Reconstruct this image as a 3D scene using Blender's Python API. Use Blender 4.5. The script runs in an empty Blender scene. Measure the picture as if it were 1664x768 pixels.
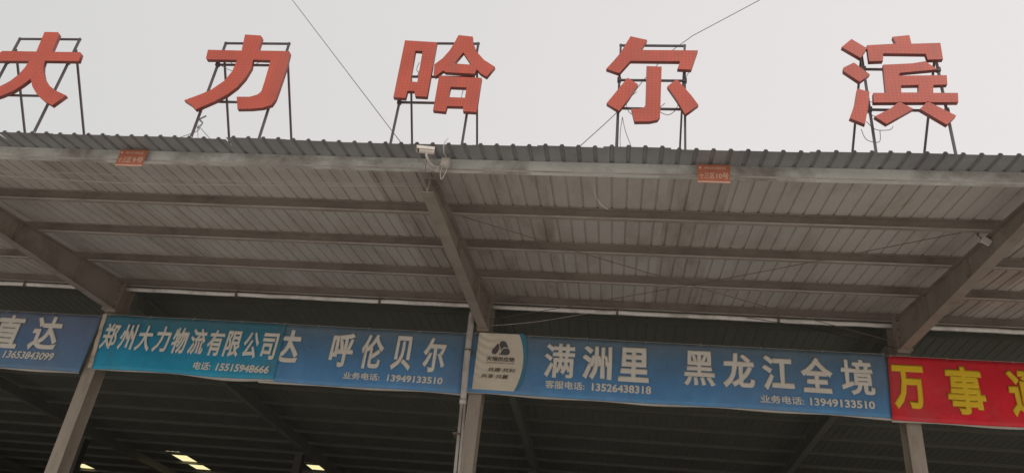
import bpy, bmesh, math, random
from mathutils import Vector, Matrix
random.seed(7)
S = bpy.context.scene
COL = S.collection
R = math.radians

# ---------------------------------------------------------------- camera
def look_matrix(yaw, pitch, roll):
    y, p, r = R(yaw), R(pitch), R(roll)
    F = Vector((-math.sin(y)*math.cos(p), math.cos(y)*math.cos(p), math.sin(p)))
    X = Vector((math.cos(y), math.sin(y), 0)); U = X.cross(F)
    X2 = math.cos(r)*X + math.sin(r)*U; U2 = -math.sin(r)*X + math.cos(r)*U
    return Matrix((X2, U2, -F)).transposed().to_4x4()
cam = bpy.data.cameras.new('camera'); cam_ob = bpy.data.objects.new('camera', cam); COL.objects.link(cam_ob)
cam.sensor_width = 36; cam.lens = 1398.7/1664*36; cam.clip_end = 5000; cam.clip_start = .05
cam_ob.matrix_world = Matrix.Translation((0, -14.8335, 1.6)) @ look_matrix(8.7295, 31.2554, 6.671)
S.camera = cam_ob

# ---------------------------------------------------------------- sky, sun, exposure (overcast, milky white)
SUN_EL, SUN_AZ = 56, 130           # degrees; the veiled sun stands to the right, behind the viewer
w = bpy.data.worlds.new('World'); S.world = w; w.use_nodes = True
nt = w.node_tree; nt.nodes.clear()
sky = nt.nodes.new('ShaderNodeTexSky'); sky.sky_type = 'NISHITA'; sky.sun_disc = False
sky.sun_elevation = R(SUN_EL); sky.sun_rotation = R(SUN_AZ); sky.dust_density = 6; sky.air_density = 1.5
hs = nt.nodes.new('ShaderNodeHueSaturation'); hs.inputs['Saturation'].default_value = .12
mx = nt.nodes.new('ShaderNodeMix'); mx.data_type = 'RGBA'; mx.inputs['Factor'].default_value = .93
tcw = nt.nodes.new('ShaderNodeTexCoord'); sx = nt.nodes.new('ShaderNodeSeparateXYZ'); nt.links.new(tcw.outputs['Generated'], sx.inputs[0])
mrw = nt.nodes.new('ShaderNodeMapRange'); mrw.inputs['From Min'].default_value = -1; mrw.inputs['From Max'].default_value = 1   # brighter towards the sun's side (east, +X)
nzw = nt.nodes.new('ShaderNodeTexNoise'); nzw.inputs['Scale'].default_value = 1.6; nzw.inputs['Detail'].default_value = 4; nt.links.new(tcw.outputs['Generated'], nzw.inputs['Vector'])
adw = nt.nodes.new('ShaderNodeMath'); adw.operation = 'MULTIPLY_ADD'; adw.inputs[1].default_value = .5; adw.inputs[2].default_value = -.25
nt.links.new(nzw.outputs['Fac'], adw.inputs[0]); ad2 = nt.nodes.new('ShaderNodeMath'); ad2.operation = 'ADD'
nt.links.new(sx.outputs['X'], ad2.inputs[0]); nt.links.new(adw.outputs[0], ad2.inputs[1]); nt.links.new(ad2.outputs[0], mrw.inputs['Value'])
cw = nt.nodes.new('ShaderNodeMix'); cw.data_type = 'RGBA'; nt.links.new(mrw.outputs[0], cw.inputs['Factor'])
cw.inputs['A'].default_value = (6.55, 6.65, 6.55, 1); cw.inputs['B'].default_value = (9.35, 8.75, 8.65, 1); nt.links.new(cw.outputs['Result'], mx.inputs['B'])
bg = nt.nodes.new('ShaderNodeBackground'); bg.inputs['Strength'].default_value = .1
ow = nt.nodes.new('ShaderNodeOutputWorld')
nt.links.new(sky.outputs[0], hs.inputs['Color']); nt.links.new(hs.outputs[0], mx.inputs['A'])
nt.links.new(mx.outputs['Result'], bg.inputs['Color']); nt.links.new(bg.outputs[0], ow.inputs['Surface'])
sl = bpy.data.lights.new('sun', 'SUN'); sl.energy = 1.5; sl.angle = R(25); sl.color = (1, .96, .9)
so = bpy.data.objects.new('sun', sl); COL.objects.link(so)
az = R(SUN_AZ); el = R(SUN_EL)
sd = Vector((math.sin(az)*math.cos(el), math.cos(az)*math.cos(el), math.sin(el)))
so.rotation_euler = (-sd).to_track_quat('-Z', 'Y').to_euler(); so.location = (0, -20, 40)
S.view_settings.view_transform = 'Standard'; S.view_settings.look = 'None'
S.view_settings.exposure = 0; S.view_settings.gamma = 1
S.render.engine = 'CYCLES'; S.cycles.max_bounces = 8; S.cycles.diffuse_bounces = 6
S.cycles.use_denoising = True

# ---------------------------------------------------------------- materials
def srgb(r, g, b):
    f = lambda c: (c/255/12.92) if c/255 <= .04045 else ((c/255+.055)/1.055)**2.4
    return (f(r), f(g), f(b))
def material(name, c1, c2=None, rough=.6, metal=0, scale=3, stretch=(1, 1, 1), fine=.12, bump=.0, dirt=None, dirt_amt=.5, dirt_scale=1.2, dirt_stretch=(1, 1, 1), dirt_lo=.48, dirt_hi=.72):
    """two-tone noise colour in world space, optional dirt patches, optional fine bump"""
    m = bpy.data.materials.new(name); m.use_nodes = True
    n = m.node_tree.nodes; l = m.node_tree.links; b = n['Principled BSDF']
    c2 = c2 or tuple(x*.8 for x in c1)
    geo = n.new('ShaderNodeNewGeometry')
    def noise(sc, st, det=6, rg=.6):
        mp = n.new('ShaderNodeMapping'); mp.inputs['Scale'].default_value = st
        l.new(geo.outputs['Position'], mp.inputs['Vector'])
        t = n.new('ShaderNodeTexNoise'); t.inputs['Scale'].default_value = sc
        t.inputs['Detail'].default_value = det; t.inputs['Roughness'].default_value = rg
        l.new(mp.outputs[0], t.inputs['Vector']); return t
    t = noise(scale, stretch)
    rp = n.new('ShaderNodeValToRGB'); rp.color_ramp.elements[0].position = .3; rp.color_ramp.elements[1].position = .7
    rp.color_ramp.elements[0].color = (*c1, 1); rp.color_ramp.elements[1].color = (*c2, 1)
    l.new(t.outputs['Fac'], rp.inputs['Fac']); out = rp.outputs[0]
    if dirt:
        d = noise(dirt_scale, dirt_stretch, 8, .68)
        r2 = n.new('ShaderNodeValToRGB'); r2.color_ramp.elements[0].position = dirt_lo; r2.color_ramp.elements[1].position = dirt_hi
        r2.color_ramp.elements[0].color = (0, 0, 0, 1); r2.color_ramp.elements[1].color = (dirt_amt,)*3+(1,)
        l.new(d.outputs['Fac'], r2.inputs['Fac'])
        mm = n.new('ShaderNodeMix'); mm.data_type = 'RGBA'; l.new(r2.outputs[0], mm.inputs['Factor'])
        l.new(out, mm.inputs['A']); mm.inputs['B'].default_value = (*dirt, 1); out = mm.outputs['Result']
    if fine:
        g = noise(38, (1, 1, 1), 3, .7)
        mr = n.new('ShaderNodeMapRange'); mr.inputs['To Min'].default_value = 1-fine; mr.inputs['To Max'].default_value = 1+fine
        l.new(g.outputs['Fac'], mr.inputs['Value'])
        vm = n.new('ShaderNodeVectorMath'); vm.operation = 'SCALE'
        l.new(out, vm.inputs[0]); l.new(mr.outputs[0], vm.inputs['Scale']); out = vm.outputs[0]
    l.new(out, b.inputs['Base Color'])
    if bump:
        g2 = noise(9, (1, 1, 1), 5, .6); bp = n.new('ShaderNodeBump'); bp.inputs['Strength'].default_value = bump; bp.inputs['Distance'].default_value = .02
        l.new(g2.outputs['Fac'], bp.inputs['Height']); l.new(bp.outputs[0], b.inputs['Normal'])
    b.inputs['Roughness'].default_value = rough; b.inputs['Metallic'].default_value = metal
    return m

M = {}
M['sheet'] = material('weathered_sheet_steel', (.555, .52, .48), (.46, .43, .395), rough=.75, scale=.7, stretch=(1, .25, 1), bump=.05,
                      dirt=(.30, .24, .19), dirt_amt=.6, dirt_scale=1.1, dirt_stretch=(1.6, .5, 1))
M['sheet_old'] = material('older_sheet_steel', (.48, .44, .40), (.41, .37, .33), rough=.8, scale=.9, stretch=(1, .2, 1), bump=.05, dirt=(.22, .17, .13), dirt_amt=.8, dirt_scale=1.4, dirt_stretch=(2.2, .35, 1))
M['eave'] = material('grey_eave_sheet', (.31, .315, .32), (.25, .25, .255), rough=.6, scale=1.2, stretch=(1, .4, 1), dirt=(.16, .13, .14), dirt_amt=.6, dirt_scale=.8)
M['lip'] = material('lit_steel_lip', (.56, .52, .47), (.45, .41, .37), rough=.5, scale=1.5, dirt=(.2, .15, .12), dirt_amt=.7, dirt_scale=1.3)  # light caught along the purlin lips, put into a paler steel colour
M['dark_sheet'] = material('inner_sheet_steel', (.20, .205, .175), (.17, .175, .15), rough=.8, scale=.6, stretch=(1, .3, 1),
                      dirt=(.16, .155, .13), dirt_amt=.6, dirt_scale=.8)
M['purlin'] = material('painted_purlin_steel', (.335, .29, .25), (.275, .235, .205), rough=.7, scale=1.4, stretch=(.6, 1, 3), dirt=(.12, .09, .07), dirt_amt=.6)
M['galv'] = material('galvanised_fascia_steel', (.70, .71, .67), (.52, .52, .48), rough=.5, metal=.0, scale=1.6, stretch=(.8, 1, 2), bump=.04,
                     dirt=(.20, .165, .145), dirt_amt=.8, dirt_scale=1.3, dirt_stretch=(.8, 1, .9), dirt_lo=.44, dirt_hi=.62)
M['rafter'] = material('painted_rafter_steel', (.35, .30, .255), (.29, .245, .205), rough=.65, scale=1.2, dirt=(.12, .09, .07), dirt_amt=.6, dirt_scale=1.5)
M['column'] = material('cream_painted_column', (.44, .375, .31), (.37, .315, .26), rough=.6, scale=1.6, stretch=(1, 1, .3), dirt=(.2, .14, .1), dirt_amt=.6, dirt_scale=2.2, dirt_stretch=(2, 2, .5))
M['strip'] = material('white_edge_strip', (.93, .91, .88), (.84, .8, .76), rough=.5, scale=1.2, stretch=(1, 1, 1), dirt=(.3, .25, .2), dirt_amt=.7, dirt_scale=1.4)
M['pipe'] = material('grey_plastic_pipe', (.66, .62, .58), (.54, .5, .47), rough=.45, scale=2, stretch=(1, 1, .4), dirt=(.25, .2, .16), dirt_amt=.6, dirt_scale=3)
M['rod'] = material('rusty_steel_rod', (.20, .155, .12), (.15, .12, .09), rough=.7)
M['frame'] = material('dark_sign_steel', (.10, .082, .082), (.07, .058, .058), rough=.6)
M['cable_grey'] = material('grey_cable', (.34, .33, .32), (.28, .27, .26), rough=.6)
M['cable_white'] = material('white_cable', (.62, .58, .52), (.5, .46, .42), rough=.5)
M['cable_black'] = material('black_cable', (.03, .03, .03), (.02, .02, .02), rough=.6)
M['cctv'] = material('cream_camera_shell', (.68, .62, .56), (.55, .49, .43), rough=.4, scale=8)
M['glass'] = material('dark_lens', (.02, .02, .025), (.02, .02, .025), rough=.1, fine=0)
M['white_metal'] = material('white_lamp_shell', (.75, .73, .68), (.62, .6, .56), rough=.45)
M['white_print'] = material('white_vinyl_print', (.84, .80, .72), (.76, .71, .63), rough=.6, scale=2.5, fine=.06)
M['cream_print'] = material('cream_vinyl_print', (.80, .725, .60), (.70, .63, .51), rough=.6, scale=2, fine=.06, bump=.02)
M['logo_print'] = material('dark_logo_print', (.10, .12, .14), (.13, .09, .08), rough=.6, scale=5)
M['ink'] = material('brown_ink_print', (.13, .10, .08), (.10, .08, .07), rough=.6)
M['yellow_print'] = material('yellow_vinyl_print', (.95, .66, .03), (.88, .58, .03), rough=.55, scale=2)
M['hem'] = material('white_banner_hem', (.62, .58, .52), (.5, .46, .41), rough=.6, scale=2)
M['hem_old'] = material('stained_banner_edge', (.66, .58, .47), (.55, .47, .37), rough=.7, scale=3, dirt=(.22, .13, .08), dirt_amt=.9, dirt_scale=3.5)
M['cyan_print'] = material('cyan_vinyl_print', (.07, .26, .38), (.07, .22, .32), rough=.6)
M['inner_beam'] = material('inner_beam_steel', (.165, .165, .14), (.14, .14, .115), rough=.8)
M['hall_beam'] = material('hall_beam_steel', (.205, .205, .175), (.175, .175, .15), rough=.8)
M['concrete'] = material('yard_concrete', (.55, .52, .48), (.48, .455, .42), rough=.9, scale=.3, bump=.2)
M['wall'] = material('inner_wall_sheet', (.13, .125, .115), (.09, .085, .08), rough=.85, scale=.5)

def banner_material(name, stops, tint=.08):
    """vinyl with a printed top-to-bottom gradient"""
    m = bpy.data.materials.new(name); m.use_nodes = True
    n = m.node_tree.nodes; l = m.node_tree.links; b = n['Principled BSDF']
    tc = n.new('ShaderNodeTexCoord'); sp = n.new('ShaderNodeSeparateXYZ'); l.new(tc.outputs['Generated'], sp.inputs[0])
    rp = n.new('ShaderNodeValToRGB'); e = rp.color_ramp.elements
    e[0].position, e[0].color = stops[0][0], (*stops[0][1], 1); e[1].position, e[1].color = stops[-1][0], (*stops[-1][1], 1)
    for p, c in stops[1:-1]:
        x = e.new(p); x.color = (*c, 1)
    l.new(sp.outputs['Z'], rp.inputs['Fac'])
    t = n.new('ShaderNodeTexNoise'); t.inputs['Scale'].default_value = 2.2; t.inputs['Detail'].default_value = 8; t.inputs['Roughness'].default_value = .65
    l.new(tc.outputs['Object'], t.inputs['Vector'])
    mr = n.new('ShaderNodeMapRange'); mr.inputs['From Min'].default_value = .3; mr.inputs['From Max'].default_value = .7
    mr.inputs['To Min'].default_value = 1-tint*2; mr.inputs['To Max'].default_value = 1+tint
    l.new(t.outputs['Fac'], mr.inputs['Value'])
    vm = n.new('ShaderNodeVectorMath'); vm.operation = 'SCALE'; l.new(rp.outputs[0], vm.inputs[0]); l.new(mr.outputs[0], vm.inputs['Scale'])
    # dust that dulls the print in patches
    t2 = n.new('ShaderNodeTexNoise'); t2.inputs['Scale'].default_value = .9; t2.inputs['Detail'].default_value = 9; l.new(tc.outputs['Object'], t2.inputs['Vector'])
    r2 = n.new('ShaderNodeMapRange'); r2.inputs['From Min'].default_value = .45; r2.inputs['From Max'].default_value = .75; r2.inputs['To Max'].default_value = .3
    l.new(t2.outputs['Fac'], r2.inputs['Value'])
    mm = n.new('ShaderNodeMix'); mm.data_type = 'RGBA'; l.new(r2.outputs[0], mm.inputs['Factor']); l.new(vm.outputs[0], mm.inputs['A'])
    mm.inputs['B'].default_value = (.22, .2, .18, 1)
    l.new(mm.outputs['Result'], b.inputs['Base Color']); b.inputs['Roughness'].default_value = .5
    mp = n.new('ShaderNodeMapping'); mp.inputs['Scale'].default_value = (1.6, 1, .7); mp.inputs['Rotation'].default_value = (0, .35, 0); l.new(tc.outputs['Object'], mp.inputs['Vector'])
    cr = n.new('ShaderNodeTexNoise'); cr.inputs['Scale'].default_value = 2.4; cr.inputs['Detail'].default_value = 5; cr.inputs['Distortion'].default_value = 1.2; l.new(mp.outputs[0], cr.inputs['Vector'])
    bp = n.new('ShaderNodeBump'); bp.inputs['Strength'].default_value = .55; bp.inputs['Distance'].default_value = .05; l.new(cr.outputs['Fac'], bp.inputs['Height']); l.new(bp.outputs[0], b.inputs['Normal'])
    return m
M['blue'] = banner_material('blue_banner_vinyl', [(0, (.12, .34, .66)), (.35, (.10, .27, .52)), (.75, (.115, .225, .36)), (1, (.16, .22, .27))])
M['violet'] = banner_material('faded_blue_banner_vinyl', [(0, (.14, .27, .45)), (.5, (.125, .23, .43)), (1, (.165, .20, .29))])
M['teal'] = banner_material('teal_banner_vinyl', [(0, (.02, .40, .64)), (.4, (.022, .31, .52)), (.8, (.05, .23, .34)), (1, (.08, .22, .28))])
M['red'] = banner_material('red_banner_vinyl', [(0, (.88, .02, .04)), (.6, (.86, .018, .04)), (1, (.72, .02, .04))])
M['plate_red'] = material('faded_orange_red_plate', (.56, .19, .10), (.46, .15, .085), rough=.5, scale=6, dirt=(.3, .12, .08), dirt_amt=.5)
M['plate_print'] = material('faded_plate_print', (.78, .52, .40), (.7, .42, .33), rough=.5)

def led_material():
    m = bpy.data.materials.new('red_led_sign_face'); m.use_nodes = True
    n = m.node_tree.nodes; l = m.node_tree.links; b = n['Principled BSDF']
    tc = n.new('ShaderNodeTexCoord')
    vo = n.new('ShaderNodeTexVoronoi'); vo.inputs['Scale'].default_value = 1; vo.inputs['Randomness'].default_value = 0
    mp = n.new('ShaderNodeMapping'); mp.inputs['Scale'].default_value = (20, 0, 20)
    l.new(tc.outputs['Object'], mp.inputs['Vector']); l.new(mp.outputs[0], vo.inputs['Vector'])
    rp = n.new('ShaderNodeValToRGB'); rp.color_ramp.elements[0].position = .16; rp.color_ramp.elements[1].position = .36
    rp.color_ramp.elements[0].color = (.43, .075, .046, 1); rp.color_ramp.elements[1].color = (.54, .095, .056, 1)
    l.new(vo.outputs['Distance'], rp.inputs['Fac'])
    t = n.new('ShaderNodeTexNoise'); t.inputs['Scale'].default_value = 1.6; t.inputs['Detail'].default_value = 7; l.new(tc.outputs['Object'], t.inputs['Vector'])
    mr = n.new('ShaderNodeMapRange'); mr.inputs['From Min'].default_value = .3; mr.inputs['From Max'].default_value = .7
    mr.inputs['To Min'].default_value = .84; mr.inputs['To Max'].default_value = 1.08; l.new(t.outputs['Fac'], mr.inputs['Value'])
    vm = n.new('ShaderNodeVectorMath'); vm.operation = 'SCALE'; l.new(rp.outputs[0], vm.inputs[0]); l.new(mr.outputs[0], vm.inputs['Scale'])
    mp2 = n.new('ShaderNodeMapping'); mp2.inputs['Scale'].default_value = (9, 1, .8); l.new(tc.outputs['Object'], mp2.inputs['Vector'])
    oi = n.new('ShaderNodeObjectInfo'); av = n.new('ShaderNodeVectorMath'); av.operation = 'ADD'; l.new(mp2.outputs[0], av.inputs[0]); l.new(oi.outputs['Location'], av.inputs[1])
    st = n.new('ShaderNodeTexNoise'); st.inputs['Scale'].default_value = 1; st.inputs['Detail'].default_value = 6; l.new(av.outputs[0], st.inputs['Vector'])
    sr = n.new('ShaderNodeMapRange'); sr.inputs['From Min'].default_value = .5; sr.inputs['From Max'].default_value = .75; sr.inputs['To Max'].default_value = .5; l.new(st.outputs['Fac'], sr.inputs['Value'])
    mm = n.new('ShaderNodeMix'); mm.data_type = 'RGBA'; l.new(sr.outputs[0], mm.inputs['Factor']); l.new(vm.outputs[0], mm.inputs['A']); mm.inputs['B'].default_value = (.34, .10, .075, 1)
    l.new(mm.outputs['Result'], b.inputs['Base Color']); b.inputs['Roughness'].default_value = .55
    return m
M['led'] = led_material()
M['sign_side'] = material('dark_red_sign_edge', (.20, .05, .042), (.15, .038, .032), rough=.55)
def skylight_material():
    m = bpy.data.materials.new('yellowed_skylight_sheet'); m.use_nodes = True
    n = m.node_tree.nodes; l = m.node_tree.links; n.remove(n['Principled BSDF'])
    t = n.new('ShaderNodeBsdfTranslucent'); t.inputs['Color'].default_value = (.86, .80, .42, 1)
    l.new(t.outputs[0], n['Material Output'].inputs['Surface']); return m
M['skylight'] = skylight_material()

# ---------------------------------------------------------------- helpers
def link(o, parent=None):
    COL.objects.link(o)
    if parent: o.parent = parent
    return o
def from_bm(name, bm, mat, parent=None, loc=None, smooth=False):
    me = bpy.data.meshes.new(name); bm.to_mesh(me); bm.free()
    return from_me(name, me, mat, parent, loc, smooth)
def from_me(name, me, mat, parent=None, loc=None, smooth=False):
    if mat and not me.materials: me.materials.append(mat)
    if smooth:
        for p in me.polygons: p.use_smooth = True
    o = bpy.data.objects.new(name, me); link(o, parent)
    if loc: o.location = loc
    return o
def box(bm, x0, x1, y0, y1, z0, z1):
    v = [bm.verts.new((x, y, z)) for x in (x0, x1) for y in (y0, y1) for z in (z0, z1)]
    for f in ((0, 1, 3, 2), (4, 6, 7, 5), (0, 4, 5, 1), (2, 3, 7, 6), (0, 2, 6, 4), (1, 5, 7, 3)):
        bm.faces.new([v[i] for i in f])
def beam(bm, a, b, w, h, up=(0, 0, 1)):
    """rectangular bar from a to b"""
    a, b = Vector(a), Vector(b); d = (b-a).normalized(); s = d.cross(Vector(up))
    if s.length < 1e-4: s = d.cross(Vector((0, 1, 0)))
    s.normalize(); u = s.cross(d)
    vs = []
    for p in (a, b):
        for i, j in ((-1, -1), (1, -1), (1, 1), (-1, 1)): vs.append(bm.verts.new(p + s*w/2*i + u*h/2*j))
    for f in ((3, 2, 1, 0), (4, 5, 6, 7), (0, 1, 5, 4), (1, 2, 6, 5), (2, 3, 7, 6), (3, 0, 4, 7)): bm.faces.new([vs[i] for i in f])
def tube(bm, pts, r, n=8):
    pts = [Vector(p) for p in pts]; rings = []
    ref = Vector((0, 0, 1))
    for i, p in enumerate(pts):
        d = (pts[min(i+1, len(pts)-1)] - pts[max(i-1, 0)]).normalized()
        s = d.cross(ref)
        if s.length < .05: s = d.cross(Vector((0, 1, 0)))
        s.normalize(); u = s.cross(d)
        rings.append([bm.verts.new(p + r*(math.cos(2*math.pi*k/n)*s + math.sin(2*math.pi*k/n)*u)) for k in range(n)])
    for a, b in zip(rings, rings[1:]):
        for k in range(n): bm.faces.new((a[k], a[(k+1) % n], b[(k+1) % n], b[k]))
    bm.faces.new(rings[0][::-1]); bm.faces.new(rings[-1])
def smooth_path(pts, sub=5):
    P = [Vector(p) for p in pts]; out = []
    for i in range(len(P)-1):
        p0, p1, p2, p3 = P[max(i-1, 0)], P[i], P[i+1], P[min(i+2, len(P)-1)]
        for k in range(sub):
            t = k/sub
            out.append(.5*((2*p1) + (-p0+p2)*t + (2*p0-5*p1+4*p2-p3)*t*t + (-p0+3*p1-3*p2+p3)*t**3))
    out.append(P[-1]); return out
def cable(name, pts, r, mat, parent=None, sub=5, loc=None):
    bm = bmesh.new(); tube(bm, smooth_path(pts, sub), r, 6)
    return from_bm(name, bm, mat, parent, loc, smooth=True)
def profile_x(bm, prof, x0, x1):
    """closed (y,z) outline extruded along X"""
    a = [bm.verts.new((x0, y, z)) for y, z in prof]; b = [bm.verts.new((x1, y, z)) for y, z in prof]
    n = len(prof)
    for i in range(n): bm.faces.new((a[i], a[(i+1) % n], b[(i+1) % n], b[i]))
    bm.faces.new(a[::-1]); bm.faces.new(b)
def tag(o, label=None, cat=None, group=None, kind=None):
    if label: o['label'] = label
    if cat: o['category'] = cat
    if group: o['group'] = group
    if kind: o['kind'] = kind
    return o
def empty(name, loc, label, cat, group=None):
    o = bpy.data.objects.new(name, None); o.location = loc; o.empty_display_size = .3; link(o)
    return tag(o, label, cat, group)

# curve outlines -> mesh (holes handled by the curve fill), in X-Z plane facing -Y
def outline_mesh(name, rings, depth):
    c = bpy.data.curves.new(name, 'CURVE'); c.dimensions = '2D'; c.fill_mode = 'BOTH'; c.extrude = depth/2
    for ring in rings:
        s = c.splines.new('POLY'); s.points.add(len(ring)-1); s.use_cyclic_u = True
        for i, (x, z) in enumerate(ring): s.points[i].co = (x, z, 0, 1)
    o = bpy.data.objects.new(name, c); COL.objects.link(o)
    me = bpy.data.meshes.new_from_object(o.evaluated_get(bpy.context.evaluated_depsgraph_get()))
    bpy.data.objects.remove(o); bpy.data.curves.remove(c)
    me.transform(Matrix.Rotation(R(90), 4, 'X')); me.transform(Matrix.Translation((0, depth/2, 0)))
    me.name = name; return me
def text_mesh(body, bold, res=3, spacing=1.0):
    c = bpy.data.curves.new('lettering', 'FONT'); c.body = body; c.bevel_depth = bold; c.bevel_resolution = 0; c.resolution_u = res; c.space_character = spacing
    o = bpy.data.objects.new('lettering', c); COL.objects.link(o)
    me = bpy.data.meshes.new_from_object(o.evaluated_get(bpy.context.evaluated_depsgraph_get()))
    bpy.data.objects.remove(o); bpy.data.curves.remove(c)
    return me
def lettering(body, cx, w, cz, h, y, mat, parent, bold=.025, name='character', lean=0, spacing=1.0):
    """print text so that its outline box is w x h centred on (cx, cz), in the plane Y=y (parent's frame)"""
    me = text_mesh(body, bold, spacing=spacing)
    xs = [v.co.x for v in me.vertices]; ys = [v.co.y for v in me.vertices]
    x0, x1, y0, y1 = min(xs), max(xs), min(ys), max(ys)
    for v in me.vertices:
        u = (v.co.x-x0)/(x1-x0)-.5; t = (v.co.y-y0)/(y1-y0)-.5
        v.co = (u*w + lean*t*h, -.0012*v.co.z/max(bold, .001), t*h)
    me.materials.clear(); me.name = name
    return from_me(name, me, mat, parent, (cx, y, cz))

# ---------------------------------------------------------------- setting: yard
bm = bmesh.new(); box(bm, -400, 400, -400, 400, -.3, 0)
tag(from_bm('ground', bm, M['concrete']), 'pale concrete yard in front of the warehouse', kind='structure')

# ---------------------------------------------------------------- the warehouse
ZE, SL, LE = 8.174, .1888, 6.3377            # canopy edge height, rise per metre inward, reach
PITCH, RIB0 = .205, -8.3982
COLX = [-17.927, -10.271, -2.6158, 5.0397, 12.695]
def sag(x):                                   # the canopy edge is not quite straight
    pts = [(-26, .05), (-17.927, .035), (-10.271, .014), (-6.5, -.004), (-2.616, -.016), (1, -.012), (5.04, .006), (12.695, .035), (20, .05)]
    for (a, za), (b, zb) in zip(pts, pts[1:]):
        if a <= x <= b: return za + (zb-za)*(x-a)/(b-a)
    return .05
def roofz(x, y): return ZE + SL*(y+LE) + sag(x)*max(0, -y)/LE
wh = empty('warehouse', (0, 0, 0), 'open-fronted steel warehouse with a deep corrugated canopy above its dark bays', 'building')

def sheet_profile(n=4, h=.0175):
    P = [(-PITCH/2, 0)]
    for k in range(n):
        c = k*PITCH
        P += [(c-.0165, 0), (c-.011, h), (c+.011, h), (c+.0165, 0)]
    P.append((n*PITCH-PITCH/2+.03, -.0012)); return P
prof = sheet_profile()
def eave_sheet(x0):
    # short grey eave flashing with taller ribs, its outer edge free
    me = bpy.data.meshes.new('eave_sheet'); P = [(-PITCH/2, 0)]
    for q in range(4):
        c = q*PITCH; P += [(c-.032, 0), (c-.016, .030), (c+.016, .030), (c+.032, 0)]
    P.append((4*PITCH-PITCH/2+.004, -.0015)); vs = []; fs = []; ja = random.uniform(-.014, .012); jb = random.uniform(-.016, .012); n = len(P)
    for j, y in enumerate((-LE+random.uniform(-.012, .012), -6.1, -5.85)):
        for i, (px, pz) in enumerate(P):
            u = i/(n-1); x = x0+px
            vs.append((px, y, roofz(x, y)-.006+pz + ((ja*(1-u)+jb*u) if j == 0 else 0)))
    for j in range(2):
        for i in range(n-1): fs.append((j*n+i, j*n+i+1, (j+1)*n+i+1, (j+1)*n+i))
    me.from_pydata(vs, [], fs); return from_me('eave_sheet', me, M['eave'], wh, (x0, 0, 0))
def canopy_sheet(x0, inner=.30):
    me = bpy.data.meshes.new('roof_sheet'); vs = []; fs = []
    ys = [-5.83] + [-5.2, -3.8, -2.2, -.7] + [inner]
    for j, y in enumerate(ys):
        jig = 0
        for (px, pz) in prof:
            x = x0+px; vs.append((px, y, roofz(x, y)+pz+jig))
    n = len(prof)
    for j in range(len(ys)-1):
        for i in range(n-1): fs.append((j*n+i, j*n+i+1, (j+1)*n+i+1, (j+1)*n+i))
    me.from_pydata(vs, [], fs); return from_me('roof_sheet', me, M['sheet_old'] if random.random() < .22 else M['sheet'], wh, (x0, 0, 0))
k = -56
while k < 104:
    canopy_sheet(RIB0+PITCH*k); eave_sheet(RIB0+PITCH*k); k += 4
XL, XR = RIB0+PITCH*(-56.5), RIB0+PITCH*103.5

# C purlins, open side towards the yard, one length per bay
def c_purlin(y, x0, x1, mat, name, closed_front=False, d=.175, w=.065, drop=.003):
    bm = bmesh.new(); t = .004; n = 4
    zt0, zt1 = roofz(x0, y)-drop, roofz(x1, y)-drop
    if closed_front: outline = [(w, -.0), (0, 0), (0, -d), (w, -d), (w, -d+.018), (w-t, -d+.018), (w-t, -d+t), (t, -d+t), (t, -t), (w, -t)]
    else: outline = [(0, 0), (w, 0), (w, -d), (0, -d), (0, -d+.020), (t, -d+.020), (t, -d+t), (w-t, -d+t), (w-t, -t), (t, -t), (t, -.02), (0, -.02)]
    xs = [x0+(x1-x0)*i/n for i in range(n+1)]
    rings = [[bm.verts.new((x, y+oy, roofz(x, y)-drop+oz + SL*oy*0)) for oy, oz in outline] for x in xs]
    m = len(outline)
    for a, b in zip(rings, rings[1:]):
        for i in range(m): bm.faces.new((a[i], a[(i+1) % m], b[(i+1) % m], b[i]))
    bm.faces.new(rings[0][::-1]); bm.faces.new(rings[-1])
    bmesh.ops.recalc_face_normals(bm, faces=bm.faces)
    ob = from_bm(name, bm, mat, wh)
    bm = bmesh.new(); beam(bm, (x0+.01, y-.002, roofz(x0, y)-drop-d+.007), (x1-.01, y-.002, roofz(x1, y)-drop-d+.007), .004, .022)
    from_bm('lip', bm, M['lip'], ob); return ob
PURL = [-4.43, -3.0, -1.5, .06]
ends = [XL] + COLX[1:4] + [XR]
ends = [XL, -17.927, -10.271, -2.6158, 5.0397, XR]
for a, b in zip(ends, ends[1:]):
    c_purlin(-5.90, a+.004, b-.004, M['galv'], 'fascia_beam', True)
    for y in PURL: c_purlin(y, a+.003, b-.003, M['purlin'], 'purlin')
# white strip along the lower edge of the innermost purlin
for a, b in zip(ends, ends[1:]):
    bm = bmesh.new(); xs = [a+.10+(b-a-.2)*i/24 for i in range(25)]; rr = []
    pts = [Vector((x, .03, 9.105 + random.uniform(-.006, .006))) for x in xs]
    tube(bm, pts, .042, 8)
    st = from_bm('edge_strip', bm, M['strip'], wh, smooth=True)
    for fx in (.33, .72):
        bm = bmesh.new(); cx = a+(b-a)*fx; box(bm, cx-.02, cx+.02, -.03, .08, 9.05, 9.17)
        from_bm('clamp', bm, M['rod'], st)

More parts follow.
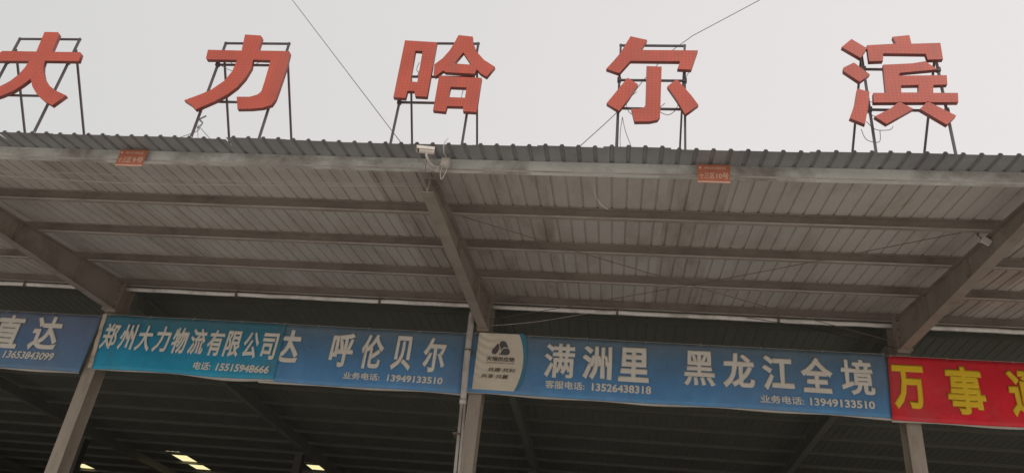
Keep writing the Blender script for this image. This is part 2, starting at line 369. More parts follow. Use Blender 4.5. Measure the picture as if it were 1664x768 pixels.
# tapered canopy rafters: bottom flange, web, top flange
RX = [-17.8, -10.17, -2.60, 5.0, 12.75]
for i, x in enumerate(RX):
    y0, y1 = -5.66, -.20
    def zb(y): return 7.866 + (8.525-7.866)*(y-y0)/(y1-y0) + (sag(x)-sag(-2.6))*max(0, -y)/LE
    def zt(y): return roofz(x, y)-.182
    bm = bmesh.new(); hw = .0875
    for nm, (xa, xb), lo, hi in (('web', (-.006, .006), lambda y: zb(y)+.0105, lambda y: zt(y)-.0105),):
        v = [bm.verts.new((x+xx, y, z)) for xx in (xa, xb) for y in (y0, y1) for z in (lo(y), hi(y))]
        for f in ((0, 1, 3, 2), (4, 6, 7, 5), (0, 4, 5, 1), (2, 3, 7, 6), (0, 2, 6, 4), (1, 5, 7, 3)): bm.faces.new([v[q] for q in f])
    ra = from_bm('rafter', bm, M['rafter'], wh)
    bm = bmesh.new(); beam(bm, (x, y0, zb(y0)+.005), (x, y1, zb(y1)+.005), .175, .010); from_bm('bottom_flange', bm, M['rafter'], ra)
    bm = bmesh.new(); beam(bm, (x, y0, zt(y0)-.006), (x, y1, zt(y1)-.006), .175, .010); from_bm('top_flange', bm, M['rafter'], ra)
    for ys in (-3.4, -1.6):                       # web stiffeners
        for sgn in (-1, 1):
            bm = bmesh.new(); box(bm, *sorted((x+sgn*.008, x+sgn*.08)), ys-.004, ys+.004, zb(ys)+.02, zt(ys)-.02); from_bm('stiffener', bm, M['rafter'], ra)
    bm = bmesh.new(); box(bm, x-.11, x+.11, -.198, -.180, zb(y1)-.05, zt(y1)+.05); from_bm('end_plate', bm, M['rafter'], ra)
    for q in range(4):
        for sgn in (-1, 1):
            bm = bmesh.new(); zz = zb(y1)+.06+q*.17; tube(bm, [(x+sgn*.055, -.222, zz), (x+sgn*.055, -.197, zz)], .014, 6); from_bm('bolt', bm, M['rod'], ra)

# H columns: front flange, web, rear flange
for x in COLX:
    bm = bmesh.new(); box(bm, x-.006, x+.006, .012, .338, .0, 9.2); co = from_bm('column', bm, M['column'], wh)
    bm = bmesh.new(); box(bm, x-.122, x+.122, -.002-.0, .010, 0, 9.2); from_bm('front_flange', bm, M['column'], co)
    bm = bmesh.new(); box(bm, x-.122, x+.122, .340, .352, 0, 9.2); from_bm('rear_flange', bm, M['column'], co)
    bm = bmesh.new(); box(bm, x-.12, x+.12, -.178, -.004, 8.53, 9.12); from_bm('bracket', bm, M['rafter'], co)

# X bracing rods under the purlins
for a, b in zip(RX[1:], RX[2:]):
    if a > 0: continue
for (a, b) in ((RX[2], RX[3]),):
    for p, q in (((a+.02, -4.2, 8.50), (b-.03, -.10, 8.70)), ((b-.03, -4.2, 8.56), (a+.08, -.10, 8.76))):
        bm = bmesh.new(); n = 8; A, B = Vector(p), Vector(q)
        tube(bm, [A.lerp(B, i/n) - Vector((0, 0, .05*math.sin(math.pi*i/n))) for i in range(n+1)], .006, 6)
        from_bm('brace_rod', bm, M['rod'], wh)

# inner hall
YB_, ZI, SI = 36.0, 9.42, .06
def zin(y): return ZI + SI*(y-.25)
IXL, IXR = -33.2, 28.0
SKY = {}       # sheet column -> list of (y0,y1)
def skyl(x, y0, y1): SKY.setdefault(round((x-IXL)/.60), []).append((y0, y1))
for x, y0, y1 in ((-16.75, 15.9, 18.75), (-22.9, 19.3, 20.35), (-11.35, 16.0, 17.2)): skyl(x, y0, y1)
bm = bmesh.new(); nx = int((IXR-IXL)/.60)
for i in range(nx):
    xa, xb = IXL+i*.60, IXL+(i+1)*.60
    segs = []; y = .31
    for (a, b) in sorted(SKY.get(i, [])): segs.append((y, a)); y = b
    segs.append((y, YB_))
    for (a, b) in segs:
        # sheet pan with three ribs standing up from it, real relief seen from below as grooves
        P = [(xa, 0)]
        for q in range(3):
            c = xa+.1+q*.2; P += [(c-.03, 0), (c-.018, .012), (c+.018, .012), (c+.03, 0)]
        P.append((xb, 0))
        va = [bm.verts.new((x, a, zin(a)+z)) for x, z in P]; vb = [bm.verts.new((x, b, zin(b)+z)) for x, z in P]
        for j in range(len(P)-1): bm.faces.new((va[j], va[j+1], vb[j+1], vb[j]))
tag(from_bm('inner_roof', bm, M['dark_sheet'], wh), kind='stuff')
for i, segs in SKY.items():
    xa = IXL+i*.60
    for (a, b) in segs:
        bm = bmesh.new(); v = [bm.verts.new(p) for p in ((xa+.001, a, zin(a)+.002), (xa+.599, a, zin(a)+.002), (xa+.599, b, zin(b)+.002), (xa+.001, b, zin(b)+.002))]
        bm.faces.new(v); from_bm('skylight', bm, M['skylight'], wh)
y = .9
while y < 35:
    bm = bmesh.new(); z = zin(y)-.004; profile_x(bm, [(y, z), (y+.06, z), (y+.06, z-.10), (y, z-.10)], IXL+.05, IXR-.05)
    from_bm('inner_purlin', bm, M['inner_beam'], wh); y += 1.5
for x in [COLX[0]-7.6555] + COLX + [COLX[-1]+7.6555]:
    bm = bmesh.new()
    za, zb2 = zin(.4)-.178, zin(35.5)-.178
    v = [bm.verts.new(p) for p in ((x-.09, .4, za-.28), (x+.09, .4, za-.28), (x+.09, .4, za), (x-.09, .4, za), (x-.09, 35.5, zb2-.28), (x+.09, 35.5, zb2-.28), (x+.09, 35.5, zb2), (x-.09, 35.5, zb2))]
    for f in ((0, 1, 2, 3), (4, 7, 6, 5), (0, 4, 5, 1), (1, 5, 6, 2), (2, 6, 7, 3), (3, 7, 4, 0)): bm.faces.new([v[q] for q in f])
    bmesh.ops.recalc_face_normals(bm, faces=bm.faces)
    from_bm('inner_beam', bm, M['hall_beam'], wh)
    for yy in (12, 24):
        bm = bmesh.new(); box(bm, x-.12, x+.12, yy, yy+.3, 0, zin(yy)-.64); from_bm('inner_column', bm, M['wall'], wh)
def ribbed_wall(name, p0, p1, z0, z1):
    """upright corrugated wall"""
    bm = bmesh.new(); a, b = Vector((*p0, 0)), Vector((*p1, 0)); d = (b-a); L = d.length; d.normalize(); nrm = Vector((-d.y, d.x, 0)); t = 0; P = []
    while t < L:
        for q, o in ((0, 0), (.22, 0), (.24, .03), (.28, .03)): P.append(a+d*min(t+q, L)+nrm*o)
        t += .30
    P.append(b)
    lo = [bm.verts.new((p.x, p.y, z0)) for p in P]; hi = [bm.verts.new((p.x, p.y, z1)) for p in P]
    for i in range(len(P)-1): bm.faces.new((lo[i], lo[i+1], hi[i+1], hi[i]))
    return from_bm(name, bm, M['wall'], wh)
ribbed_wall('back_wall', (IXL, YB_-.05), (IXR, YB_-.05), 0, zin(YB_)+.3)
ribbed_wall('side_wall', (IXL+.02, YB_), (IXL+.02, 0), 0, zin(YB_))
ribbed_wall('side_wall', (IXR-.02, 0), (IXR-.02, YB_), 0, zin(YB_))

# ---------------------------------------------------------------- rain pipe in front of the middle column
dp = empty('rain_pipe', (-2.80, -.3, 0), 'grey rain pipe running down in front of the blue banners beside the middle column', 'pipe')
bm = bmesh.new(); tube(bm, smooth_path([(-.02, .0, 8.80), (-.015, -.0, 8.3), (.0, 0, 7.7), (.03, 0, 7.06)], 4), .058, 14); from_bm('upper_pipe', bm, M['pipe'], dp, smooth=True)
bm = bmesh.new(); tube(bm, [(.03, 0, 7.055), (.032, 0, 6.97)], .066, 14); from_bm('collar', bm, M['pipe'], dp, smooth=True)
bm = bmesh.new(); tube(bm, [(.012, 0, 6.975), (.075, .02, 5.2), (.08, .03, .0)], .028, 10); from_bm('lower_pipe', bm, M['pipe'], dp, smooth=True)
bm = bmesh.new(); tube(bm, [(.066, .015, 6.975), (.145, .03, 5.2), (.15, .04, .0)], .024, 10); from_bm('lower_pipe', bm, M['pipe'], dp, smooth=True)
for z in (8.0, 6.4):
    bm = bmesh.new(); box(bm, -.066, .066, -.066, .17, z, z+.025); from_bm('pipe_clamp', bm, M['rod'], dp)

# ---------------------------------------------------------------- rooftop letters
SIGNS = {
 'da': {'x': -8.965, 'hw': 0.505, 'rows': [2.149, 1.673, 1.005], 'polys': [
    [[(-0.037,2.19),(0.194,2.186),(0.229,2.147),(0.253,1.777),(0.72,1.777),(0.752,1.748),(0.768,1.594),(0.217,1.595),(0.233,1.493),(0.271,1.393),(0.352,1.252),(0.479,1.113),(0.621,1.018),(0.829,0.926),(0.686,0.732),(0.536,0.81),(0.354,0.944),(0.228,1.081),(0.135,1.234),(0.06,1.12),(-0.046,0.992),(-0.19,0.897),(-0.304,0.843),(-0.485,1.011),(-0.394,1.041),(-0.277,1.094),(-0.178,1.186),(-0.094,1.316),(-0.051,1.46),(-0.041,1.586),(-0.568,1.584),(-0.615,1.732),(-0.567,1.786),(-0.002,1.78)]],
 ]},
 'li': {'x': -5.563, 'hw': 0.498, 'rows': [2.092, 1.659, 0.95], 'polys': [
    [[(-0.171,2.163),(0.08,2.145),(0.115,2.106),(0.123,1.841),(0.596,1.837),(0.62,1.806),(0.635,1.509),(0.626,1.084),(0.62,0.921),(0.588,0.817),(0.473,0.763),(0.314,0.739),(0.109,0.731),(0.035,0.953),(0.232,0.957),(0.338,1.004),(0.374,1.064),(0.374,1.229),(0.361,1.654),(0.089,1.663),(0.108,1.501),(0.066,1.3),(-0.008,1.132),(-0.114,0.995),(-0.267,0.864),(-0.507,0.706),(-0.601,0.792),(-0.732,0.872),(-0.521,0.987),(-0.38,1.08),(-0.235,1.249),(-0.166,1.435),(-0.154,1.654),(-0.626,1.657),(-0.645,1.679),(-0.663,1.849),(-0.136,1.838)]],
 ]},
 'ha': {'x': -2.697, 'hw': 0.491, 'rows': [2.122, 1.475, 0.997], 'polys': [
    [[(-0.568,2.068),(-0.089,2.035),(-0.077,1.009),(-0.248,1.017),(-0.275,1.11),(-0.373,1.111),(-0.378,0.98),(-0.553,0.991)],[(-0.381,1.869),(-0.274,1.86),(-0.258,1.275),(-0.362,1.282)]],
    [[(0.208,2.18),(0.423,2.15),(0.435,2.055),(0.512,1.86),(0.639,1.702),(0.808,1.575),(0.71,1.386),(0.612,1.455),(0.558,1.526),(0.534,1.439),(0.116,1.465),(0.082,1.495),(-0.018,1.38),(-0.049,1.421),(-0.063,1.608),(0.038,1.725),(0.12,1.88),(0.161,2.006)],[(0.323,1.843),(0.468,1.609),(0.217,1.63)]],
    [[(0.035,1.392),(0.645,1.367),(0.645,0.754),(0.459,0.764),(0.448,0.849),(0.226,0.852),(0.218,0.75),(0.042,0.769)],[(0.227,1.195),(0.453,1.187),(0.455,1.002),(0.224,1.009)]],
 ]},
 'er': {'x': 0.291, 'hw': 0.445, 'rows': [2.111, 1.461, 0.958], 'polys': [
    [[(-0.313,2.178),(-0.08,2.11),(-0.162,1.917),(0.617,1.919),(0.523,1.564),(0.337,1.573),(0.374,1.714),(-0.3,1.714),(-0.446,1.482),(-0.628,1.561),(-0.531,1.711),(-0.447,1.853)]],
    [[(-0.08,1.619),(0.126,1.611),(0.117,0.961),(0.113,0.741),(0.082,0.681),(-0.021,0.649),(-0.218,0.641),(-0.266,0.861),(-0.182,0.857),(-0.098,0.887),(-0.082,0.929)]],
    [[(-0.331,1.405),(-0.188,1.287),(-0.303,1.035),(-0.427,0.816),(-0.597,0.945)]],
    [[(0.33,1.393),(0.519,1.108),(0.611,0.944),(0.438,0.776),(0.33,1.021),(0.203,1.257)]],
 ]},
 'bin': {'x': 3.578, 'hw': 0.475, 'rows': [2.062, 1.71, 1.007], 'polys': [
    [[(-0.614,2.154),(-0.429,1.985),(-0.531,1.806),(-0.756,2.003)]],
    [[(-0.625,1.723),(-0.444,1.516),(-0.586,1.381),(-0.776,1.57),(-0.77,1.63)]],
    [[(-0.63,1.264),(-0.482,1.215),(-0.528,0.953),(-0.597,0.668),(-0.775,0.766),(-0.689,1.005)]],
    [[(-0.074,2.199),(0.148,2.233),(0.154,2.074),(0.526,2.093),(0.515,1.798),(0.321,1.787),(0.311,1.892),(-0.23,1.895),(-0.25,1.758),(-0.429,1.746),(-0.425,2.04),(-0.046,2.072)]],
    [[(-0.259,1.689),(0.11,1.718),(0.285,1.759),(0.418,1.618),(-0.064,1.549),(-0.083,1.498),(0.518,1.517),(0.501,1.357),(0.326,1.345),(0.306,1.21),(0.608,1.216),(0.589,1.061),(-0.453,1.033),(-0.438,1.196),(-0.282,1.199)],[(-0.077,1.332),(0.143,1.342),(0.125,1.212),(-0.087,1.208)]],
    [[(-0.134,1.054),(0.025,0.937),(-0.334,0.68),(-0.467,0.801),(-0.263,0.93)]],
    [[(0.217,1.067),(0.527,0.838),(0.393,0.685),(0.103,0.938)]],
 ]},
}
def roof_letter(key, label):
    s = SIGNS[key]; zf = ZE+SL*(LE-5.80)
    root = empty('rooftop_letter', (s['x'], -5.80, zf), label, 'sign', 'red characters standing along the canopy edge')
    for rings in s['polys']:
        me = outline_mesh('stroke', rings, .060)
        me.materials.append(M['led']); me.materials.append(M['sign_side'])
        for p in me.polygons: p.material_index = 0 if abs(p.normal.y) > .9 else 1
        o = bpy.data.objects.new('stroke', me); link(o, root); o.location = (0, -.115, 0)
    hw = s['hw']; top = max(s['rows'])
    for sgn in (-1, 1):
        bm = bmesh.new(); beam(bm, (sgn*hw, 0, 0), (sgn*hw, 0, top+.02),   .029, .029, up=(0, 1, 0)); from_bm('post', bm, M['frame'], root)
        bm = bmesh.new(); beam(bm, (sgn*hw, .02, 1.96), (sgn*hw, 1.60, SL*1.6), .027, .027, up=(1, 0, 0)); from_bm('brace', bm, M['frame'], root)
        for z in s['rows'][1:]:
            bm = bmesh.new(); box(bm, sgn*hw-.026, sgn*hw+.026, -.03, .022, z-.032, z+.032); from_bm('clamp', bm, M['frame'], root)
        bm = bmesh.new(); box(bm, sgn*hw-.05, sgn*hw+.05, -.05, .05, .0, .012); from_bm('base_plate', bm, M['frame'], root)
    for z in s['rows']:
        bm = bmesh.new(); beam(bm, (-hw-.02, .0, z), (hw+.02, .0, z), .027, .026); from_bm('crossbar', bm, M['frame'], root)
    return root, s
L1, _ = roof_letter('da', 'red rooftop character 大, the one furthest left and cut by the picture edge')
L2, _ = roof_letter('li', 'red rooftop character 力, second from the left, with guy wires at its lower left corner')
L3, _ = roof_letter('ha', 'red rooftop character 哈 standing above the middle rafter and the security camera')
L4, _ = roof_letter('er', 'red rooftop character 尔 with drooping cable loops between its strokes')
L5, _ = roof_letter('bin', 'red rooftop character 滨 furthest right, built of seven separate dotted strokes')
# power leads looped behind the strokes
def lead(root, pts, y=.05, r=.005):
    return cable('lead_wire', [(x, y, z) for x, z in pts], r, M['cable_grey'], root)
lead(L4, [(-.2, 1.30), (-.33, 1.12), (-.28, .92), (-.1, .86), (.0, .95)]); lead(L4, [(.52, 1.7), (.44, 1.5), (.42, 1.3)])
lead(L4, [(.18, 1.1), (.1, .98), (.22, .9), (.32, .98), (.36, 1.1)]); lead(L4, [(-.38, .85), (-.33, .6), (-.22, .25), (-.2, .02)]); lead(L4, [(-.38, .85), (-.40, .5), (-.36, .02)])
lead(L3, [(-.34, 1.8), (-.36, 1.66), (-.30, 1.60), (-.27, 1.72)]); lead(L3, [(.36, 1.7), (.31, 1.6), (.37, 1.4), (.36, 1.1), (.38, 1.0)]); lead(L3, [(-.3, 1.84), (-.31, 1.7), (-.33, 1.5)])
lead(L5, [(-.55, 1.3), (-.42, 1.18), (-.2, 1.25)]); lead(L5, [(-.6, .72), (-.55, .55), (-.4, .52), (-.37, .7)]); lead(L5, [(-.5, 1.0), (-.38, .93), (-.3, .99)]); lead(L5, [(-.1, 1.78), (-.08, 1.6)])
lead(L5, [(-.52, .85), (-.42, .72), (-.25, .72), (-.2, .78)])
lead(L2, [(-.52, 1.9), (-.3, 1.72), (-.1, 1.6), (.05, 1.72), (.2, 1.85)]); lead(L2, [(-.5, 1.7), (-.25, 1.58), (-.1, 1.64)])
lead(L2, [(-.42, .73), (-.5, .66), (-.44, .6), (-.48, .5)], r=.012)
cable('guy_wire', [(-.46, .0, .5), (-.52, .05, .42), (-1.45, .2, .16)], .0055, M['cable_grey'], L2); cable('guy_wire', [(-.46, .0, .52), (-.2, .1, .3), (.2, .2, .06)], .0055, M['cable_grey'], L2)
cable('guy_wire', [(-.47, .0, .5), (-.43, .1, .3), (-.38, .2, .05)], .004, M['cable_grey'], L2)

# overhead wires
A, B = Vector((-3.166, -5.0, 9.0)), Vector((-5.704, -5.0, 12.154))
o = cable('overhead_wire', [(0, 0, 0)] + [tuple((B-A)*t + Vector((0, 0, .0))) for t in (1, 3, 6)], .0075, M['cable_grey'], loc=tuple(A)); tag(o, 'thin grey wire rising leftwards from the canopy edge behind 哈 into the sky', 'wire')
pts = [(-.679, 9.20), (-.115, 9.923), (.28, 10.6), (.797, 11.254), (1.972, 12.165), (9.5, 17.8)]
o = cable('overhead_wire', [(x+.679, 0, z-9.2) for x, z in pts], .007, M['cable_grey'], loc=(-.679, -5.0, 9.2)); tag(o, 'thin grey wire passing behind 尔 and rising to the upper right', 'wire')

# ---------------------------------------------------------------- banners
def banner(x0, x1, z0, z1, y, mat, label, sx0=0, sx1=0, wave=.006, seed=0, curl=0, rough_left=0, top_dip=0):
    """draped vinyl sheet; sx0/sx1 shift the lower corners sideways"""
    rnd = random.Random(seed); root = empty('banner', ((x0+x1)/2, y, z0), label, 'banner', 'printed banners hung across the warehouse front')
    cx = (x0+x1)/2; nx, nz = max(24, int((x1-x0)/.09)), 14; bm = bmesh.new(); ph = [rnd.uniform(0, 6.28) for _ in range(6)]
    th = .003
    def P(i, j, back=0):
        u, v = i/nx, j/nz
        xx = (x0 + (1-v)*sx0)*(1-u) + (x1 + (1-v)*sx1)*u - cx
        z = (z1-z0)*v + .008*math.sin(u*9+ph[0])*(1-v) - top_dip*math.sin(math.pi*u)*v
        z += curl*(1-v)*math.sin(u*7.5+ph[4])*u
        yy = wave*(math.sin(u*(x1-x0)*2.1+ph[1])+.6*math.sin(u*(x1-x0)*5.3+v*2+ph[2])+.4*math.sin(v*5+u*13+ph[3]))
        if rough_left: yy += rough_left*max(0, 1-u*(x1-x0)/1.0)**1.5*math.sin(v*34+1.6*math.sin(u*30)+u*8)*(.4+.6*v)
        return (xx, yy*.5 + back*th, z)
    g = [[[bm.verts.new(P(i, j, b)) for j in range(nz+1)] for i in range(nx+1)] for b in (0, 1)]
    for i in range(nx):
        for j in range(nz):
            bm.faces.new((g[0][i][j], g[0][i+1][j], g[0][i+1][j+1], g[0][i][j+1])); bm.faces.new((g[1][i][j], g[1][i][j+1], g[1][i+1][j+1], g[1][i+1][j]))
    for i in range(nx):
        bm.faces.new((g[0][i][0], g[1][i][0], g[1][i+1][0], g[0][i+1][0])); bm.faces.new((g[0][i][nz], g[0][i+1][nz], g[1][i+1][nz], g[1][i][nz]))
    for j in range(nz):
        bm.faces.new((g[0][0][j], g[0][0][j+1], g[1][0][j+1], g[1][0][j])); bm.faces.new((g[0][nx][j], g[1][nx][j], g[1][nx][j+1], g[0][nx][j+1]))
    o = from_bm('vinyl', bm, mat, root, smooth=True)
    # pale hems folded over a rail, just behind the sheet
    for v, hh in ((0, .034), (1, .014)):
        bm = bmesh.new(); pts = [Vector(P(i, 0 if v == 0 else nz)) for i in range(0, nx+1, 2)]
        if (nx % 2): pts.append(Vector(P(nx, 0 if v == 0 else nz)))
        lo, hi = [], []
        for p in pts:
            a = -hh*(.7+.4*math.sin(p.x*3.1+ph[5])+ (.5*math.sin(p.x*1.3+ph[0]) if curl else 0)) if v == 0 else hh
            lo.append(bm.verts.new((p.x, p.y+.012, p.z+min(a, 0)))); hi.append(bm.verts.new((p.x, p.y+.012, p.z+max(a, 0))))
        for q in range(len(pts)-1): bm.faces.new((lo[q], lo[q+1], hi[q+1], hi[q]))
        r = bmesh.ops.extrude_face_region(bm, geom=bm.faces[:]); bmesh.ops.translate(bm, vec=(0, .02, 0), verts=[e for e in r['geom'] if isinstance(e, bmesh.types.BMVert)])
        bmesh.ops.recalc_face_normals(bm, faces=bm.faces)
        from_bm('hem', bm, M['hem'], root)
    m_ = max(4, int((x1-x0)/.95))
    for q in range(m_+1):
        i = min(nx, max(0, round(nx*q/m_))); p = Vector(P(i, nz)); px_ = min(max(p.x, x0-cx+.04), x1-cx-.04)
        bm = bmesh.new(); tube(bm, [(px_, p.y-.004, p.z-.03), (px_+.008, p.y-.006, p.z+.02), (px_+.012, p.y+.05, p.z+.035)], .005, 5); from_bm('tie', bm, M['cable_white'], root)
    return root, cx, z0
def put(root, cx, z0, body, x, w, z, h, mat, bold=.025, name='character', lean=0, lift=.012, spacing=1.0):
    return lettering(body, x-cx, w, z-z0, h, -lift, mat, root, bold, name, lean, spacing)

def phone(root, cx, z0, label, number, x, w, z, h, f1, f2, lean=0, lift=.012):
    a = x-w/2
    put(root, cx, z0, label, a+w*f1/2, w*f1, z, h, M['white_print'], .026, 'lettering', lean, lift)
    put(root, cx, z0, number, a+w*(1+f2)/2, w*(1-f2), z, h, M['white_print'], .040, 'number', lean, lift)
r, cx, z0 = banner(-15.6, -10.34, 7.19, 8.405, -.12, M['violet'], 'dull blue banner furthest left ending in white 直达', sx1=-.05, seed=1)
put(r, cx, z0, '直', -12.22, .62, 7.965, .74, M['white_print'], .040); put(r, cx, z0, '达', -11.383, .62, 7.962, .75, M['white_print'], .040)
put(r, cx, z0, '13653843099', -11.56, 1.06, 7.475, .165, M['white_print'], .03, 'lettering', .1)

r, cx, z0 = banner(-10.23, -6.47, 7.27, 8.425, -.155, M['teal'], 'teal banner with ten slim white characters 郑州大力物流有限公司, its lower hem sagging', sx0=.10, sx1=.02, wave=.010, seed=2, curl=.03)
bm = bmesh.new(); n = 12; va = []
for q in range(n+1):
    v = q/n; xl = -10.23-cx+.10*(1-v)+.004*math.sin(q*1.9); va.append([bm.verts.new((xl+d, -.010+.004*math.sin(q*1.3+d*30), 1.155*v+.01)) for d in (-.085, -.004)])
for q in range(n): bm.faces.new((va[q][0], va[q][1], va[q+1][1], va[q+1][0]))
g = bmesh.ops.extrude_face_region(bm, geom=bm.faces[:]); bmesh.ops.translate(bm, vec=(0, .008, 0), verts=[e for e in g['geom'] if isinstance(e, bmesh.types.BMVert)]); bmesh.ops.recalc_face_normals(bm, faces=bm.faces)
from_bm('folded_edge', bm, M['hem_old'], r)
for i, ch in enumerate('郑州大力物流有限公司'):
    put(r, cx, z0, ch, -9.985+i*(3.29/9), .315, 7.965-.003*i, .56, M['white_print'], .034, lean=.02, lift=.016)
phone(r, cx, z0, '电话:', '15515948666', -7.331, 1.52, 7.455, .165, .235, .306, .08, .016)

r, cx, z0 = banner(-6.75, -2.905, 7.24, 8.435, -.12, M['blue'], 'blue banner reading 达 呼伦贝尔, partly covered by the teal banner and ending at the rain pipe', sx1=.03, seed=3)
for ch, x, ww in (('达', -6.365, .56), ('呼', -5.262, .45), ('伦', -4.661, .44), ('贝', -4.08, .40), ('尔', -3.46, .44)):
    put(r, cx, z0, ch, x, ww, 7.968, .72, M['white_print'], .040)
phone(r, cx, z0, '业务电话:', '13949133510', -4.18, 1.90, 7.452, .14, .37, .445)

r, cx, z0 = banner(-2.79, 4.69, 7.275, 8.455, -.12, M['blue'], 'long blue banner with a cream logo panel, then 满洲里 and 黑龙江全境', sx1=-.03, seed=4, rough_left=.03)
def ring_part(name, ring, mat, lift, d=.003):
    me = outline_mesh(name, [[(x-cx, z-z0) for x, z in ring]], d); me.materials.append(mat)
    o = bpy.data.objects.new(name, me); link(o, r); o.location = (0, -lift, 0); return o
arc = [(-1.87+.135*math.cos(a)-.0, 7.93+.56*math.sin(a)) for a in [R(t) for t in range(-84, 85, 12)]]
ring_part('cyan_crescent', [(-2.6, 7.375)] + [(x+.022, z*1.0) for x, z in arc] + [(-2.6, 8.44)], M['cyan_print'], .016)
# cream panel follows the sheet's creases on its left side
bm = bmesh.new(); nx_, nz_ = 34, 60
def pw(v): # right limit of the panel at height v
    return -1.90 + .125*math.sin(math.pi*min(1, max(0, v)))**.8
for back in (0,):
    g = []
    for i in range(nx_+1):
        rowv = []
        for j in range(nz_+1):
            v = j/nz_; u = i/nx_; xr = pw(v); x = -2.665+u*(xr+2.665); z = 7.325+v*1.135
            cr = max(0, 1-u*1.25)**1.4*math.sin(v*46+2.2*math.sin(u*7)+u*9)*(.35+.9*v)*.010
            rowv.append(bm.verts.new((x-cx, -.030+cr, z-z0)))
        g.append(rowv)
    for i in range(nx_):
        for j in range(nz_): bm.faces.new((g[i][j], g[i+1][j], g[i+1][j+1], g[i][j+1]))
from_bm('logo_panel', bm, M['cream_print'], r, smooth=True)
MARK = [[(288, 232), (300, 258), (304, 284), (292, 318), (274, 338), (246, 335), (235, 320), (240, 295), (262, 268)],
        [(303, 246), (308, 220), (335, 207), (362, 220), (380, 248), (391, 272), (352, 264), (330, 282), (318, 300), (316, 272)],
        [(330, 302), (345, 282), (374, 276), (400, 286), (411, 310), (400, 335), (370, 341), (304, 339), (324, 324)]]
for q in MARK: ring_part('logo_mark', [(-2.212+(a-322)*.00195, 8.055-(b-325)*.00215) for a, b in q], M['logo_print'], .046)
put(r, cx, z0, '天瑞供应链', -2.20, .53, 7.935, .095, M['ink'], .022, 'lettering', lift=.046)
put(r, cx, z0, 'TIANRUI SUPPLY CHAIN', -2.20, .53, 7.858, .022, M['ink'], .01, 'lettering', lift=.046)
put(r, cx, z0, '共建·共利', -2.16, .50, 7.72, .085, M['ink'], .012, 'lettering', lean=.2, lift=.046)
put(r, cx, z0, '共享·共赢', -2.27, .50, 7.59, .085, M['ink'], .012, 'lettering', lean=.2, lift=.046)
for ch, x, ww in (('满', -1.112, .57), ('洲', -.421, .555), ('里', .248, .56), ('黑', 1.425, .565), ('龙', 2.114, .575), ('江', 2.798, .56), ('全', 3.467, .57), ('境', 4.158, .57)):
    put(r, cx, z0, ch, x, ww, 7.99, .69, M['white_print'], .042 if ch not in '满黑境' else .030)
phone(r, cx, z0, '客服电话:', '13526438318', -.383, 1.91, 7.513, .158, .375, .443)
phone(r, cx, z0, '业务电话:', '13949133510', 3.437, 1.93, 7.48, .15, .385, .436)

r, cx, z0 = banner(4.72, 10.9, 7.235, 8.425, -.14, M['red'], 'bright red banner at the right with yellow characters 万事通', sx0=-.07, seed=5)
for ch, x, ww, h in (('万', 5.0, .56, .84), ('事', 5.935, .62, .90), ('通', 6.94, .62, .88)):
    put(r, cx, z0, ch, x, ww, 7.845, h, M['yellow_print'], .042)

# ---------------------------------------------------------------- number plates hung on the fascia
def plate(x, z, label, big, small, tilt=0, name_mat=None):
    root = empty('number_plate', (x, -5.975, z), label, 'sign', 'orange bay number plates on the fascia')
    bm = bmesh.new(); box(bm, -.198, .198, -.004, .004, 0, .275); o = from_bm('plate', bm, M['plate_red'], root)
    bm = bmesh.new(); box(bm, -.198, .198, -.006, -.0045, 0, .022); from_bm('rim', bm, M['plate_print'], root)
    a, b = big.split(' ')
    lettering(a, -.085, .19, .105, .095, -.0065, M['plate_print'], root, .022, 'lettering'); lettering(b, .105, .15, .105, .095, -.0065, M['plate_print'], root, .022, 'number')
    lettering(small, .02, .27, .222, .035, -.0065, M['plate_print'], root, .015, 'lettering')
    ring = [(-.165+.018*math.cos(R(a)), .222+.018*math.sin(R(a))) for a in range(0, 360, 30)]
    me = outline_mesh('emblem', [ring], .002); me.materials.append(M['plate_print']); e = bpy.data.objects.new('emblem', me); link(e, root); e.location = (0, -.0085, 0)
    root.rotation_euler = (R(tilt), 0, 0); return root
plate(1.068, 7.922, 'orange plate reading 十三区 10号 on the fascia at the right bay', '十三区 10号', '物流园区')
plate(-6.685, 7.928, 'weathered orange plate on the fascia of the left bay, its writing hard to read', '十三区 9号', '物流园区')

# ---------------------------------------------------------------- security camera on the fascia
cc = empty('security_camera', (-2.46, -5.97, 8.02), 'cream security camera on a bracket at the fascia above the middle rafter', 'camera')
def shifted(bm, mtx): bmesh.ops.transform(bm, matrix=mtx, verts=bm.verts[:])
hm = Matrix.Translation((-.015, -.48, -.075)) @ Matrix.Rotation(R(-8), 4, 'Y') @ Matrix.Rotation(R(18), 4, 'Z')
bm = bmesh.new(); tube(bm, [(-.10, 0, 0), (.09, 0, 0)], .036, 14); shifted(bm, hm); from_bm('housing', bm, M['cctv'], cc, smooth=False)
bm = bmesh.new(); box(bm, -.135, .095, -.045, .045, .036, .044); box(bm, -.13, .09, -.046, -.041, .0, .037); box(bm, -.13, .09, .041, .046, .0, .037); shifted(bm, hm); from_bm('sunshade', bm, M['cctv'], cc)
bm = bmesh.new(); tube(bm, [(-.112, 0, 0), (-.099, 0, 0)], .030, 14); shifted(bm, hm); from_bm('lens', bm, M['glass'], cc)
cable('bracket', [(-.015, -.48, -.11), (-.01, -.46, -.155), (.01, -.30, -.14), (.02, -.01, .0)], .014, M['cctv'], cc)
bm = bmesh.new(); tube(bm, [(.02, -.03, .0), (.02, .02, .0)], .035, 12); from_bm('mount', bm, M['cctv'], cc)
bm = bmesh.new(); box(bm, .075, .185, -.08, .0, .02, .135); bmesh.ops.bevel(bm, geom=bm.edges[:], offset=.008, segments=2, affect='EDGES'); from_bm('junction_box', bm, M['cctv'], cc)
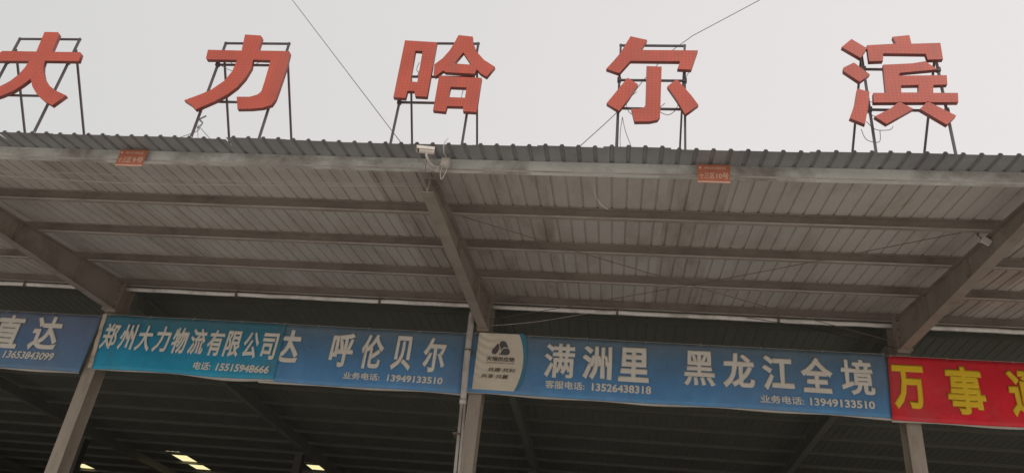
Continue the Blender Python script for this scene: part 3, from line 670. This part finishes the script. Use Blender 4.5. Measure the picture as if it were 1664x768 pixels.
cable('cable', [(.16, -.05, .12), (.165, -.30, .02), (.175, -.44, .03), (.195, -.46, .10), (.215, -.44, .17)], .008, M['cable_white'], cc)
cable('cable', [(.095, -.05, .02), (.09, -.06, -.10), (.115, -.06, -.20), (.155, -.06, -.10), (.165, -.05, .02)], .0065, M['cable_white'], cc)
cable('cable', [(-.0, -.42, -.12), (-.02, -.28, -.17), (.03, -.12, -.10), (.08, -.05, .05)], .007, M['cable_white'], cc)

# flood lamp clipped to the right rafter
fl = empty('flood_lamp', (4.93, -4.2, 8.33), 'small white flood lamp clipped to the rafter at the right', 'lamp')
fm = Matrix.Rotation(R(38), 4, 'Y') @ Matrix.Rotation(R(25), 4, 'X')
bm = bmesh.new(); box(bm, -.062, .062, -.04, .0, -.048, .048); bmesh.ops.bevel(bm, geom=bm.edges[:], offset=.008, segments=2, affect='EDGES'); shifted(bm, fm); from_bm('shell', bm, M['white_metal'], fl)
bm = bmesh.new(); box(bm, -.05, .05, -.046, -.041, -.036, .036); shifted(bm, fm); from_bm('glass', bm, M['cable_white'], fl)
cable('bracket', [(-.06, -.02, .03), (-.09, .0, .10), (-.05, .02, .16), (.03, .03, .16)], .008, M['rod'], fl)
cable('cable', [(-.06, .0, -.02), (-.11, .0, .02), (-.10, .0, .15), (-.08, .02, .20)], .007, M['cable_white'], fl)

# loose cables under the canopy
def loose(pts, rr, mat, label):
    p0 = Vector(pts[0]); o = cable('loose_cable', [tuple(Vector(p)-p0) for p in pts], rr, mat, loc=tuple(p0)); tag(o, label, 'cable'); return o
loose([(-.418, -5.62, 8.36), (-.441, -5.64, 8.285), (-.43, -5.6, 8.12), (-.39, -5.6, 7.93), (-.30, -5.6, 7.78), (-.22, -5.6, 7.73)], .0045, M['cable_white'], 'pale cable end drooping from the fascia in the right bay')
loose([(-10.1, -5.2, 8.30), (-8.157, -5.3, 8.26), (-5.702, -5.3, 8.205), (-4.2, -5.3, 8.215), (-2.7, -5.3, 8.26)], .005, M['cable_white'], 'upper of two pale cables strung just behind the left fascia')
loose([(-10.1, -5.25, 8.22), (-9.123, -5.3, 8.17), (-7.2, -5.3, 8.11), (-5.69, -5.3, 8.13), (-2.7, -5.3, 8.22)], .005, M['cable_white'], 'lower of two pale cables strung just behind the left fascia')
loose([(-2.45, -.22, 8.58), (-1.6, -.2, 8.72), (-.6, -.15, 8.98), (-.2, -.1, 9.06)], .0045, M['cable_white'], 'thin tan cable rising rightwards from the middle rafter foot to the white edge strip')
loose([(2.3, -.1, 9.07), (3.4, -.15, 8.90), (4.3, -.2, 8.66), (4.9, -.2, 8.55)], .006, M['cable_black'], 'dark cable sagging from the white edge strip to the right rafter foot')
